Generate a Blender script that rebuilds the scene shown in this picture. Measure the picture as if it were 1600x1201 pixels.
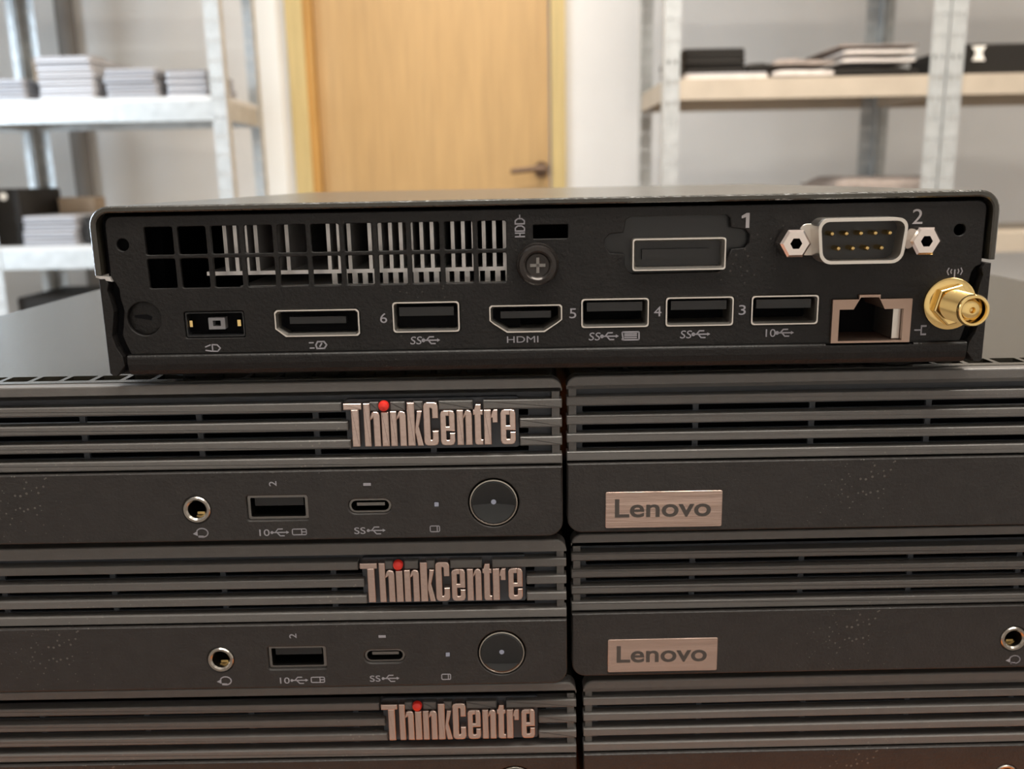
import bpy, bmesh, math, random
from mathutils import Vector, Matrix
random.seed(7)
scene = bpy.context.scene
C = scene.collection
for o in list(bpy.data.objects): bpy.data.objects.remove(o)
MM = 0.001
CAM_Z = 1.018335          # camera height above the floor, metres
T_Z = 0.980               # height of the underside of the top computer

# ------------------------------------------------------------------ camera
cam_d = bpy.data.cameras.new('camera'); cam = bpy.data.objects.new('camera', cam_d); C.objects.link(cam)
PITCH, ROLL, FPX = 0.2229, 0.0193, 1421.5
cam.location = (0, 0, CAM_Z)
cam.matrix_world = Matrix.Translation((0, 0, CAM_Z)) @ Matrix.Rotation(math.pi/2 - PITCH, 4, 'X') @ Matrix.Rotation(-ROLL, 4, 'Z')
cam_d.sensor_fit = 'HORIZONTAL'; cam_d.sensor_width = 36; cam_d.lens = FPX/1600*36
cam_d.clip_start = 0.005; cam_d.clip_end = 50
cam_d.dof.use_dof = True; cam_d.dof.focus_distance = 0.189; cam_d.dof.aperture_fstop = 22; cam_d.dof.aperture_blades = 0
scene.camera = cam

# ------------------------------------------------------------------ world, exposure, room light
world = bpy.data.worlds.new('world'); scene.world = world; world.use_nodes = True
world.node_tree.nodes['Background'].inputs[0].default_value = (0.8, 0.85, 1.0, 1); world.node_tree.nodes['Background'].inputs[1].default_value = 0.4
scene.view_settings.view_transform = 'Standard'; scene.view_settings.look = 'None'
scene.view_settings.exposure = 0.0; scene.view_settings.gamma = 1; scene.view_settings.use_curve_mapping = False

def area(name, loc, size, power, col, rot=(0, 0, 0)):
    l = bpy.data.lights.new(name, 'AREA'); l.shape = 'RECTANGLE'; l.size, l.size_y = size; l.energy = power; l.color = col
    o = bpy.data.objects.new(name, l); C.objects.link(o); o.location = loc; o.rotation_euler = rot
    return o
WARM = (1.0, 0.89, 0.76); COOL = (0.72, 0.86, 1.0)
area('light_over_aisle', (0.7, 1.75, 2.80), (1.5, 0.28), 70, WARM)
area('light_over_door', (-0.75, 1.35, 2.80), (1.2, 0.28), 26, (0.95, 0.95, 0.92))
area('light_behind_photographer', (1.7, -1.0, 2.80), (1.2, 0.28), 8, (1.0, 0.90, 0.78))
area('light_over_bench', (0.25, -0.32, 2.80), (1.7, 0.40), 44, (1.0, 0.95, 0.86))
area('daylight_window', (-2.36, 1.1, 1.55), (1.5, 1.2), 44, COOL, (0, -math.pi/2, 0))

# ------------------------------------------------------------------ materials
def mat(name, col, rough=0.5, metal=0.0, bump=0.0, bscale=400, var=0.0, vscale=60, emit=None, spec=0.5, coord='Object', stretch=None, dust=0.0):
    m = bpy.data.materials.new(name); m.use_nodes = True
    nt = m.node_tree; N = nt.nodes; L = nt.links; b = N['Principled BSDF']
    b.inputs['Base Color'].default_value = (*col, 1); b.inputs['Roughness'].default_value = rough
    b.inputs['Metallic'].default_value = metal; b.inputs['Specular IOR Level'].default_value = spec
    tc = N.new('ShaderNodeTexCoord'); src = tc.outputs[coord]
    if stretch:
        mp = N.new('ShaderNodeMapping'); mp.inputs['Scale'].default_value = stretch; L.new(src, mp.inputs[0]); src = mp.outputs[0]
    cur = None
    if var:
        n = N.new('ShaderNodeTexNoise'); n.inputs['Scale'].default_value = vscale; n.inputs['Detail'].default_value = 5
        L.new(src, n.inputs['Vector'])
        r = N.new('ShaderNodeMapRange'); r.inputs[1].default_value = 0.3; r.inputs[2].default_value = 0.7
        r.inputs[3].default_value = 1-var; r.inputs[4].default_value = 1+var; L.new(n.outputs['Fac'], r.inputs[0])
        mx = N.new('ShaderNodeMix'); mx.data_type = 'RGBA'; mx.blend_type = 'MULTIPLY'; mx.inputs[0].default_value = 1
        mx.inputs[6].default_value = (*col, 1); L.new(r.outputs[0], mx.inputs[7]); cur = mx.outputs[2]
    if dust:
        n = N.new('ShaderNodeTexVoronoi'); n.inputs['Scale'].default_value = 750
        L.new(tc.outputs['Object'], n.inputs['Vector'])
        n2 = N.new('ShaderNodeTexNoise'); n2.inputs['Scale'].default_value = 25; L.new(tc.outputs['Object'], n2.inputs['Vector'])
        md = N.new('ShaderNodeMath'); md.operation = 'MULTIPLY_ADD'; L.new(n2.outputs['Fac'], md.inputs[0]); md.inputs[1].default_value = 0.7; md.inputs[2].default_value = -0.345
        lt = N.new('ShaderNodeMath'); lt.operation = 'LESS_THAN'; L.new(n.outputs['Distance'], lt.inputs[0]); L.new(md.outputs[0], lt.inputs[1])
        ml = N.new('ShaderNodeMath'); ml.operation = 'MULTIPLY'; L.new(lt.outputs[0], ml.inputs[0]); ml.inputs[1].default_value = dust
        mx = N.new('ShaderNodeMix'); mx.data_type = 'RGBA'; L.new(ml.outputs[0], mx.inputs[0])
        if cur: L.new(cur, mx.inputs[6])
        else: mx.inputs[6].default_value = (*col, 1)
        mx.inputs[7].default_value = (0.34, 0.31, 0.28, 1); cur = mx.outputs[2]
    if cur: L.new(cur, b.inputs['Base Color'])
    if bump:
        n = N.new('ShaderNodeTexNoise'); n.inputs['Scale'].default_value = bscale; n.inputs['Detail'].default_value = 3
        L.new(src, n.inputs['Vector'])
        bp = N.new('ShaderNodeBump'); bp.inputs['Strength'].default_value = bump; bp.inputs['Distance'].default_value = 0.0003
        L.new(n.outputs['Fac'], bp.inputs['Height']); L.new(bp.outputs[0], b.inputs['Normal'])
    if emit:
        b.inputs['Emission Color'].default_value = (*emit[0], 1); b.inputs['Emission Strength'].default_value = emit[1]
    return m
M = {}
M['sheet'] = mat('black_painted_sheet_steel', (0.0105, 0.0095, 0.0093), 0.42, 0, 0.55, 1500, 0.15, 300, dust=0.1, spec=0.28)
M['lid'] = mat('textured_black_lid_paint', (0.032, 0.029, 0.022), 0.25, 0, 0.35, 1100, 0.12, 200, spec=0.7)
M['slat'] = mat('grey_grille_plastic', (0.115, 0.108, 0.103), 0.34, 0, 0.15, 2000, 0.05, 300, dust=0.3)
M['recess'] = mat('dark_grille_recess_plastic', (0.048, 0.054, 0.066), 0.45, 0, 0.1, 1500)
M['panel'] = mat('dark_grey_bezel_plastic', (0.026, 0.0232, 0.0222), 0.42, 0, 0.45, 1600, 0.12, 250, dust=0.22, spec=0.32)
M['black'] = mat('matt_black_inner_shade', (0.004, 0.004, 0.005), 0.8, spec=0.1)  # near-black colour stands in for shade inside slots, ports and gaps
M['blackplastic'] = mat('black_port_plastic', (0.012, 0.012, 0.013), 0.35)
M['nickel'] = mat('nickel_port_shell', (0.72, 0.68, 0.63), 0.36, 1)
M['darknickel'] = mat('dark_nickel_port_shell', (0.22, 0.21, 0.20), 0.3, 1)
M['gold'] = mat('gold_plating', (0.90, 0.66, 0.28), 0.16, 1)
M['steel'] = mat('bright_steel_nut', (0.78, 0.70, 0.66), 0.18, 1)
M['print'] = mat('grey_printed_marks', (0.29, 0.28, 0.31), 0.6)
M['printb'] = mat('light_grey_printed_marks', (0.34, 0.32, 0.33), 0.6)
M['logo'] = mat('copper_grey_metallic_letters', (0.60, 0.47, 0.42), 0.26, 0.95, 0.1, 900)
M['red'] = mat('red_dot_enamel', (0.75, 0.03, 0.02), 0.3)
M['plate'] = mat('brushed_copper_grey_plate', (0.56, 0.42, 0.36), 0.25, 0.9, 0.25, 900, 0.10, 900, stretch=(0.05, 1, 1))
M['platetext'] = mat('dark_engraved_letters', (0.055, 0.045, 0.04), 0.5)
M['glass'] = mat('glossy_black_button', (0.010, 0.011, 0.012), 0.04)
M['chromering'] = mat('worn_chrome_ring', (0.40, 0.37, 0.33), 0.22, 1)
M['led'] = mat('pale_indicator_lens', (0.26, 0.28, 0.36), 0.4)
M['fin'] = mat('aluminium_heatsink', (0.66, 0.64, 0.63), 0.38, 0.75, 0.3, 900)
M['rubber'] = mat('black_rubber', (0.015, 0.015, 0.015), 0.8)
M['copper'] = mat('copper_brown_shield', (0.42, 0.30, 0.24), 0.35, 0.85)
M['wood'] = mat('orange_brown_bench_wood', (0.85, 0.27, 0.07), 0.85, 0, 0.3, 60, 0.25, 8, stretch=(1, 9, 1), spec=0.1)
M['wall'] = mat('off_white_wall_paint', (0.74, 0.72, 0.69), 0.8, 0, 0.2, 90, 0.04, 3)
M['ceil'] = mat('white_ceiling_paint', (0.75, 0.74, 0.72), 0.9, var=0.03)
M['floor'] = mat('brown_laminate_floor', (0.27, 0.235, 0.215), 0.5, 0, 0.2, 40, 0.25, 5, stretch=(1, 8, 1))
M['door'] = mat('oak_veneer_door', (0.50, 0.315, 0.135), 0.45, 0, 0.15, 60, 0.08, 14, stretch=(6, 1, 0.35))
M['frame'] = mat('yellow_pine_door_frame', (0.56, 0.42, 0.18), 0.5, 0, 0.15, 60, 0.10, 12, stretch=(6, 1, 0.35))
M['frame2'] = mat('golden_brown_door_jamb', (0.50, 0.26, 0.06), 0.5, 0, 0.15, 60, 0.15, 12, stretch=(6, 1, 0.35))
M['galv'] = mat('galvanised_rack_steel', (0.50, 0.52, 0.52), 0.42, 0.5, 0.2, 200, 0.12, 30)
M['board'] = mat('white_coated_shelf', (0.62, 0.62, 0.61), 0.4, 0.1, 0, 10, 0.04, 6)
M['chip'] = mat('chipboard_shelf', (0.44, 0.375, 0.295), 0.6, 0, 0.2, 100, 0.07, 14)
M['silver'] = mat('silver_laptop_shell', (0.47, 0.46, 0.47), 0.4, 0.3)
M['silverd'] = mat('grey_laptop_base', (0.30, 0.30, 0.32), 0.45, 0.3)
M['blk'] = mat('black_laptop_shell', (0.013, 0.011, 0.009), 0.55, spec=0.3)
M['fabric'] = mat('grey_brown_sleeve_fabric', (0.30, 0.25, 0.22), 0.9, 0, 0.5, 300, 0.2, 60)
M['light_fabric'] = mat('pale_sleeve_fabric', (0.62, 0.57, 0.53), 0.9, 0, 0.4, 300, 0.1, 60)
M['card'] = mat('brown_cardboard', (0.40, 0.30, 0.21), 0.8, 0, 0.2, 200, 0.1, 20)
M['white'] = mat('white_label_paper', (0.85, 0.83, 0.78), 0.6)
M['pipe'] = mat('grey_brown_painted_pipe', (0.20, 0.18, 0.16), 0.6)
M['handle'] = mat('brushed_bronze_handle', (0.16, 0.11, 0.08), 0.35, 0.9)
M['lamp'] = mat('ceiling_lamp_diffuser', (0.9, 0.88, 0.8), 0.5, emit=((1.0, 0.9, 0.75), 3.0))
M['sky'] = mat('daylight_behind_glass', (0.7, 0.8, 1.0), 0.5, emit=((0.72, 0.86, 1.0), 3.0))

# ------------------------------------------------------------------ mesh helpers (all in millimetres for the computers)
def link(name, me, m, parent=None, scale=None):
    o = bpy.data.objects.new(name, me); C.objects.link(o)
    if m is not None:
        me.materials.clear(); me.materials.append(m)
    if parent: o.parent = parent
    return o
def tag(o, label=None, cat=None, group=None, kind=None):
    if label: o['label'] = label
    if cat: o['category'] = cat
    if group: o['group'] = group
    if kind: o['kind'] = kind
    return o
def empty(name, loc, rz=0):
    o = bpy.data.objects.new(name, None); C.objects.link(o); o.location = loc; o.rotation_euler.z = rz; o.empty_display_size = 0.02
    return o
def rrect(x0, z0, x1, z1, r, n=5, rs=None):
    rs = rs or (r, r, r, r)     # bl, br, tr, tl
    out = []
    for (cx, cz, sx, sz, a0, rr) in ((x0, z0, 1, 1, 180, rs[0]), (x1, z0, -1, 1, 270, rs[1]), (x1, z1, -1, -1, 0, rs[2]), (x0, z1, 1, -1, 90, rs[3])):
        if rr <= 0: out.append((cx, cz)); continue
        for k in range(n+1):
            a = math.radians(a0 + 90*k/n); out.append((cx+sx*rr+rr*math.cos(a), cz+sz*rr+rr*math.sin(a)))
    return out
def circ(cx, cz, r, n=28): return [(cx+r*math.cos(2*math.pi*k/n), cz+r*math.sin(2*math.pi*k/n)) for k in range(n)]
class MB:
    def __init__(s, u=MM): s.v = []; s.f = []; s.u = u; s.sm = []
    def add(s, vs, fs, smooth=False):
        b = len(s.v); s.v += [tuple(c*s.u for c in v) for v in vs]; s.f += [tuple(i+b for i in f) for f in fs]; s.sm += [smooth]*len(fs); return s
    def box(s, x0, y0, z0, x1, y1, z1):
        vs = [(x, y, z) for x in (x0, x1) for y in (y0, y1) for z in (z0, z1)]
        return s.add(vs, [(0, 1, 3, 2), (4, 6, 7, 5), (0, 4, 5, 1), (2, 3, 7, 6), (0, 2, 6, 4), (1, 5, 7, 3)])
    def sect(s, rings, close=True, caps=True, smooth=False):
        n = len(rings[0]); vs = [p for r in rings for p in r]; fs = []
        for k in range(len(rings)-1):
            for i in range(n if close else n-1):
                j = (i+1) % n; fs.append((k*n+i, k*n+j, (k+1)*n+j, (k+1)*n+i))
        s.add(vs, fs, smooth)
        if caps:
            s.add(list(rings[0]), [tuple(range(n))]); s.add(list(rings[-1]), [tuple(reversed(range(n)))])
        return s
    def prism_y(s, poly, y0, y1, b=0.0, smooth=False):   # poly in (x,z); optional front bevel b by shrink
        if b:
            cx = sum(p[0] for p in poly)/len(poly); cz = sum(p[1] for p in poly)/len(poly)
            def ins(q, d):
                n = len(q); out = []
                for i in range(n):
                    a, p, c = q[i-1], q[i], q[(i+1) % n]
                    e1 = Vector((p[0]-a[0], p[1]-a[1])); e2 = Vector((c[0]-p[0], c[1]-p[1]))
                    if e1.length < 1e-9: e1 = e2
                    if e2.length < 1e-9: e2 = e1
                    n1 = Vector((-e1.y, e1.x)).normalized(); n2 = Vector((-e2.y, e2.x)).normalized(); m = (n1+n2)
                    m = m/max(m.length_squared, 0.3)*2
                    out.append((p[0]+m.x*d, p[1]+m.y*d))
                return out
            area_ = sum(poly[i-1][0]*poly[i][1]-poly[i][0]*poly[i-1][1] for i in range(len(poly)))
            sg = 1 if area_ > 0 else -1; q = ins(poly, sg*b)
            return s.sect([[(x, y0, z) for x, z in q], [(x, y0+b*.12, z) for x, z in ins(poly, sg*b*.52)], [(x, y0+b*.52, z) for x, z in ins(poly, sg*b*.12)], [(x, y0+b, z) for x, z in poly], [(x, y1, z) for x, z in poly]], smooth=smooth)
        return s.sect([[(x, y0, z) for x, z in poly], [(x, y1, z) for x, z in poly]], smooth=smooth)
    def prism_x(s, poly, x0, x1): return s.sect([[(x0, y, z) for y, z in poly], [(x1, y, z) for y, z in poly]])
    def prism_z(s, poly, z0, z1): return s.sect([[(x, y, z0) for x, y in poly], [(x, y, z1) for x, y in poly]])
    def ring_y(s, outer, inner, y0, y1, b=0.0):          # a tube wall of given section along y
        n = len(outer)
        R = [[(x, y1, z) for x, z in outer], [(x, y0, z) for x, z in outer], [(x, y0, z) for x, z in inner], [(x, y1, z) for x, z in inner]]
        return s.sect(R, caps=False)
    def lathe_y(s, cx, cz, prof, n=32, smooth=True):     # prof: (radius, y)
        R = [[(cx+r*math.cos(2*math.pi*k/n), y, cz+r*math.sin(2*math.pi*k/n)) for k in range(n)] for r, y in prof]
        s.sect(R, caps=False, smooth=smooth)
        return s
    def stroke(s, pts, w, y0, y1):                        # thick poly-line in the xz plane
        for (x0, z0), (x1, z1) in zip(pts, pts[1:]):
            d = Vector((x1-x0, z1-z0)); 
            if d.length < 1e-6: continue
            t = d.normalized()*w/2; nn = Vector((-t.y, t.x))
            q = [(x0-t.x*.7+nn.x, z0-t.y*.7+nn.y), (x0-t.x*.7-nn.x, z0-t.y*.7-nn.y), (x1+t.x*.7-nn.x, z1+t.y*.7-nn.y), (x1+t.x*.7+nn.x, z1+t.y*.7+nn.y)]
            s.prism_y(q, y0, y1)
        return s
    def mesh(s, name):
        me = bpy.data.meshes.new(name); me.from_pydata(s.v, [], s.f)
        bm = bmesh.new(); bm.from_mesh(me); bmesh.ops.remove_doubles(bm, verts=bm.verts, dist=1e-7); bmesh.ops.recalc_face_normals(bm, faces=bm.faces); bm.to_mesh(me); bm.free()
        return me
    def build(s, name, m, parent=None, smooth=False):
        me = s.mesh(name)
        if smooth or any(s.sm):
            for p in me.polygons: p.use_smooth = True
            try: me.set_sharp_from_angle(angle=math.radians(35))
            except Exception: pass
        return link(name, me, m, parent)
def merge(name, meshes, m, parent=None):
    bm = bmesh.new()
    for me in meshes: bm.from_mesh(me)
    me = bpy.data.meshes.new(name); bm.to_mesh(me); bm.free()
    return link(name, me, m, parent)
def curve_mesh(cu, mtx):
    o = bpy.data.objects.new('tmp', cu); C.objects.link(o)
    dg = bpy.context.evaluated_depsgraph_get(); dg.update()
    me = bpy.data.meshes.new_from_object(o.evaluated_get(dg)); me.transform(mtx)
    bpy.data.objects.remove(o); bpy.data.curves.remove(cu)
    return me
RX = Matrix.Rotation(math.pi/2, 4, 'X')
def plate(outline, holes, y0, y1, bev=0.0, plane='xz'):    # a flat sheet with holes; mm in, metres out
    cu = bpy.data.curves.new('plate', 'CURVE'); cu.dimensions = '2D'; cu.fill_mode = 'BOTH'
    for poly in [outline]+list(holes):
        sp = cu.splines.new('POLY'); sp.points.add(len(poly)-1); sp.use_cyclic_u = True
        for p, (x, z) in zip(sp.points, poly): p.co = (x*MM, z*MM, 0, 1)
    t = (y1-y0)*MM
    cu.extrude = t/2-bev*MM if bev else t/2
    if bev: cu.bevel_depth = bev*MM; cu.offset = -bev*MM; cu.bevel_resolution = 2
    if plane == 'xz': mtx = Matrix.Translation((0, (y0+y1)/2*MM, 0)) @ RX
    else: mtx = Matrix.Translation((0, 0, (y0+y1)/2*MM))
    return curve_mesh(cu, mtx)
def text_mesh(body, x, z, h, w=None, y=0.0, rot=0, thick=0.05, bold=0.0, shear=0.0):
    cu = bpy.data.curves.new('text', 'FONT'); cu.body = body; cu.size = 1; cu.extrude = 0.02; cu.offset = bold; cu.shear = shear; cu.resolution_u = 4
    me = curve_mesh(cu, Matrix())
    xs = [v.co.x for v in me.vertices]; ys = [v.co.y for v in me.vertices]
    cx, cy = (min(xs)+max(xs))/2, (min(ys)+max(ys))/2; sh = h/(max(ys)-min(ys)); sw = (w/(max(xs)-min(xs))) if w else sh
    a = math.radians(rot)
    for v in me.vertices:
        px, pz, d = (v.co.x-cx)*sw, (v.co.y-cy)*sh, (v.co.z+0.02)/0.04*thick
        v.co = ((x+px*math.cos(a)-pz*math.sin(a))*MM, (y-d)*MM, (z+px*math.sin(a)+pz*math.cos(a))*MM)
    return me
def copy_tree(o, parent=None):
    c = o.copy(); C.objects.link(c)
    if parent: c.parent = parent
    for ch in list(o.children): copy_tree(ch, c)
    return c
def usb_trident(b, x, z, L, y0, y1, w=0.22):
    h = L*0.30
    b.stroke([(x, z), (x+L, z)], w, y0, y1)
    b.prism_y([(x+L+.5, z), (x+L-.1, z+.35), (x+L-.1, z-.35)], y0, y1)
    b.stroke([(x+L*.22, z), (x+L*.42, z+h*.8), (x+L*.72, z+h*.8)], w, y0, y1)
    b.stroke([(x+L*.34, z), (x+L*.54, z-h*.8), (x+L*.82, z-h*.8)], w, y0, y1)
    b.prism_y(circ(x+L*.0, z, w*1.5, 10), y0, y1)

# ================================================================== room
def W(name, b, m, **k):
    o = b.build(name, m); o['kind'] = 'structure'; return o
R = lambda: MB(1.0)
XL, XR, YB, YF, ZC = -2.4, 3.2, -2.6, 3.30, 2.85
W('floor', R().box(XL, YB, -0.1, XR, YF, 0), M['floor'])
W('ceiling', R().box(XL, YB, ZC, XR, YF, ZC+0.1), M['ceil'])
DL, DR, DT = -0.655, 0.149, 2.05
W('wall_back', R().box(XL, YF, 0, DL-0.09, YF+0.12, ZC).box(DR+0.055, YF, 0, XR, YF+0.12, ZC).box(DL-0.09, YF, DT+0.06, DR+0.055, YF+0.12, ZC), M['wall'])
W('wall_right', R().box(XR, YB, 0, XR+0.1, YF, ZC), M['wall'])
W('wall_front', R().box(XL, YB-0.1, 0, XR, YB, ZC), M['wall'])
W('wall_left', R().box(XL-0.1, YB, 0, XL, 0.3, ZC).box(XL-0.1, 1.9, 0, XL, YF, ZC).box(XL-0.1, 0.3, 0, XL, 1.9, 0.9).box(XL-0.1, 0.3, 2.2, XL, 1.9, ZC), M['wall'])
win = W('window_1', R().box(XL-0.1, 0.3, 0.9, XL-0.02, 0.36, 2.2).box(XL-0.1, 1.84, 0.9, XL-0.02, 1.9, 2.2).box(XL-0.1, 0.36, 0.9, XL-0.02, 1.84, 0.96).box(XL-0.1, 0.36, 2.14, XL-0.02, 1.84, 2.2).box(XL-0.1, 1.07, 0.96, XL-0.02, 1.13, 2.14), M['white'])
R().box(XL-0.08, 0.36, 0.96, XL-0.06, 1.84, 2.14).build('pane', M['sky'], win)
# door: jamb, casing, leaf and lever handle
dr = W('door_1', R().box(DL, YF+0.02, 0.005, DR, YF+0.06, DT), M['door'])
R().box(DL-0.030, YF-0.012, 0, DL-0.002, YF+0.10, DT+0.02).box(DL-0.002, YF+0.06, 0, DL+0.02, YF+0.10, DT).build('jamb', M['frame2'], dr)
R().box(DL-0.09, YF-0.022, 0, DL-0.030, YF+0.10, DT+0.06).box(DR+0.006, YF-0.022, 0, DR+0.055, YF+0.10, DT+0.06).box(DL-0.03, YF-0.022, DT+0.005, DR+0.006, YF+0.10, DT+0.06).build('door_casing', M['frame'], dr)
h = R()
h.sect([[(0.118+0.026*math.cos(a), y, CAM_Z+0.029+0.026*math.sin(a)) for a in [k*math.pi/8 for k in range(16)]] for y in (YF+0.019, YF+0.008)])
h.sect([[(0.118+0.011*math.cos(a), y, CAM_Z+0.029+0.011*math.sin(a)) for a in [k*math.pi/8 for k in range(16)]] for y in (YF+0.012, YF-0.045)])
h.sect([[(x, YF-0.045+0.008*math.cos(a), CAM_Z+0.029+dz+0.010*math.sin(a)) for a in [k*math.pi/8 for k in range(16)]] for x, dz in ((0.13, 0), (0.09, 0.001), (0.05, -0.003), (0.01, -0.006))])
h.build('door_handle', M['handle'], dr)
W('trim_1', R().sect([[(-1.483+0.03*math.cos(a), YF-0.032+0.03*math.sin(a), z) for a in [k*math.pi/8 for k in range(16)]] for z in (0, ZC)]), M['pipe'])
W('trim_2', R().box(-0.865, YF-0.018, 0, -0.775, YF, ZC), M['white'])
for i, (x, y, L_) in enumerate(((0.7, 1.75, 1.5), (-0.75, 1.35, 1.2), (1.7, -1.0, 1.2), (0.25, -0.32, 1.7))):
    t = R().box(x-L_/2-0.03, y-(0.23 if i == 3 else 0.17), 2.82, x+L_/2+0.03, y+(0.23 if i == 3 else 0.17), ZC).build('ceiling_lamp', M['white'])
    t2 = R().box(x-L_/2, y-(0.20 if i == 3 else 0.14), 2.812, x+L_/2, y+(0.20 if i == 3 else 0.14), 2.8195).build('diffuser', M['lamp'], t)
    tag(t, 'long white ceiling lamp with a glowing diffuser ' + ('over the right aisle', 'over the door side', 'behind the photographer', 'above the workbench')[i], 'ceiling lamp', 'ceiling lamps')

# ================================================================== storage racks
def post_mesh():
    H = 2020.0; w = 40.0; holes = []
    z = 30.0
    while z < H-20:
        for x in (12, 33): holes.append([(x-2.2, z-5), (x+2.2, z-5), (x+2.2, z+5), (x-2.2, z+5)])
        z += 50
    fb = MB(); fb.box(0, 0, 0, 9.8, 2, H).box(14.2, 0, 0, 26.8, 2, H).box(31.2, 0, 0, w, 2, H)
    for xa, xb in ((9.8, 14.2), (26.8, 31.2)):
        z = 0.0
        while z < H-25: fb.box(xa, 0, z, xb, 2, z+39); z += 50
    a = fb.mesh('face')
    b = MB().box(0, 2, 0, 2, 40, H).mesh('p')
    bm = bmesh.new(); bm.from_mesh(a); bm.from_mesh(b); me = bpy.data.meshes.new('post'); bm.to_mesh(me); bm.free(); return me
POST = post_mesh()
def rack(x0, x1, yf, yb, board, label, bh=0.064):
    r = empty('storage_rack', (x0, yf, 0)); tag(r, label, 'shelving rack', 'galvanised storage racks')
    w, d = x1-x0, yb-yf
    for (px, py, sx, sy) in ((0, 0, 1, 1), (w, 0, -1, 1), (0, d, 1, -1), (w, d, -1, -1)):
        p = link('post', POST, M['galv'], r); p.location = (px, py, 0); p.scale = (sx, sy, 1)
    for z in (0.13, 0.46, 0.855, 1.253, 1.68, 2.0):
        b = R(); b.box(0.004, 0.003, z-0.012, w-0.004, d-0.003, z)
        s = b.build('shelf_board', board, r)
        k = R(); 
        k.box(0.040, 0.0025, z-bh, w-0.040, 0.006, z-0.012); k.box(0.040, d-0.006, z-bh, w-0.040, d-0.0025, z-0.012)
        k.box(0.0025, 0.042, z-bh, 0.006, d-0.042, z-0.012); k.box(w-0.006, 0.042, z-bh, w-0.0025, d-0.042, z-0.012)
        k.box(0.05, 0.006, z-bh, w-0.05, 0.022, z-bh+.003)
        k.build('shelf_beam', M['galv'] if board != M['chip'] else M['chip'], r)
    return r
rack(-1.483, -0.767, 2.60, 2.98, M['board'], 'galvanised rack with white shelves left of the door holding silver laptops')
rack(-2.205, -1.489, 2.60, 2.98, M['board'], 'galvanised rack at the far left corner, next to the one holding silver laptops')
rack(0.397, 1.105, 2.40, 2.85, M['chip'], 'galvanised rack with chipboard shelves right of the door holding dark laptops', 0.050)
rack(1.109, 1.815, 2.40, 2.85, M['chip'], 'galvanised rack at the right edge holding a black case with white label', 0.050)

SH = 1.253; SH2 = 0.855
def laptop(x, y, z, w, d, t, top, base, name='laptop'):
    r = empty(name, (x, y, z))
    def slab(z0, z1, ins=0.0):
        p = rrect(ins, ins, w-ins, d-ins, 0.010, 3)
        b = R(); q = rrect(ins+0.0015, ins+0.0015, w-ins-0.0015, d-ins-0.0015, 0.009, 3)
        b.sect([[(a, c, z0) for a, c in q], [(a, c, z0+0.002) for a, c in p], [(a, c, z1-0.0015) for a, c in p], [(a, c, z1) for a, c in q]]); return b
    slab(0, t*0.60).build('base', base, r); slab(t*0.64, t, 0.001).build('screen_lid', top, r)
    R().box(w*.2, d-0.012, t*0.5, w*.8, d-0.004, t*0.7).build('hinge', base, r)
    return r
POSW = {'bottom': 0}
def where(k, n):
    return 'lowest of its stack' if k == 0 else ('topmost of its stack' if k == n-1 else ('second', 'third', 'fourth', 'fifth', 'sixth')[k-1] + ' from the bottom')
def stack(x, y, z, w, d, t, n, top, base, desc, grp, jit=0.004, alt=None):
    proto = laptop(0, 0, 0, w, d, t, top, base)
    for k in range(n):
        o = proto if k == 0 else copy_tree(proto)
        o.location = (x+random.uniform(-jit, jit), y+random.uniform(-jit, jit), z+k*(t+0.0016)+0.0004); o.rotation_euler.z = random.uniform(-.02, .02)
        tag(o, desc+', '+where(k, n), 'laptop', grp)
stack(-1.462, 2.625, SH, .145, .28, .0175, 3, M['silver'], M['silverd'], 'silver laptop in the low stack at the left frame edge', 'silver laptops on the left rack')
stack(-1.283, 2.615, SH, .158, .28, .0172, 6, M['silver'], M['silver'], 'silver laptop in the tallest stack on the left rack', 'silver laptops on the left rack')
stack(-1.103, 2.62, SH, .146, .28, .0180, 4, M['silver'], M['silverd'], 'silver laptop in the third stack from the left edge', 'silver laptops on the left rack')
stack(-0.940, 2.63, SH, .118, .27, .0165, 4, M['silverd'], M['silver'], 'darker grey laptop in the stack beside the rack post', 'silver laptops on the left rack')
stack(-1.385, 2.625, SH2, .158, .22, .0195, 4, M['silver'], M['silverd'], 'pale laptop in the stack on the lower left shelf', 'pale laptops on the lower left shelf')
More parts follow.
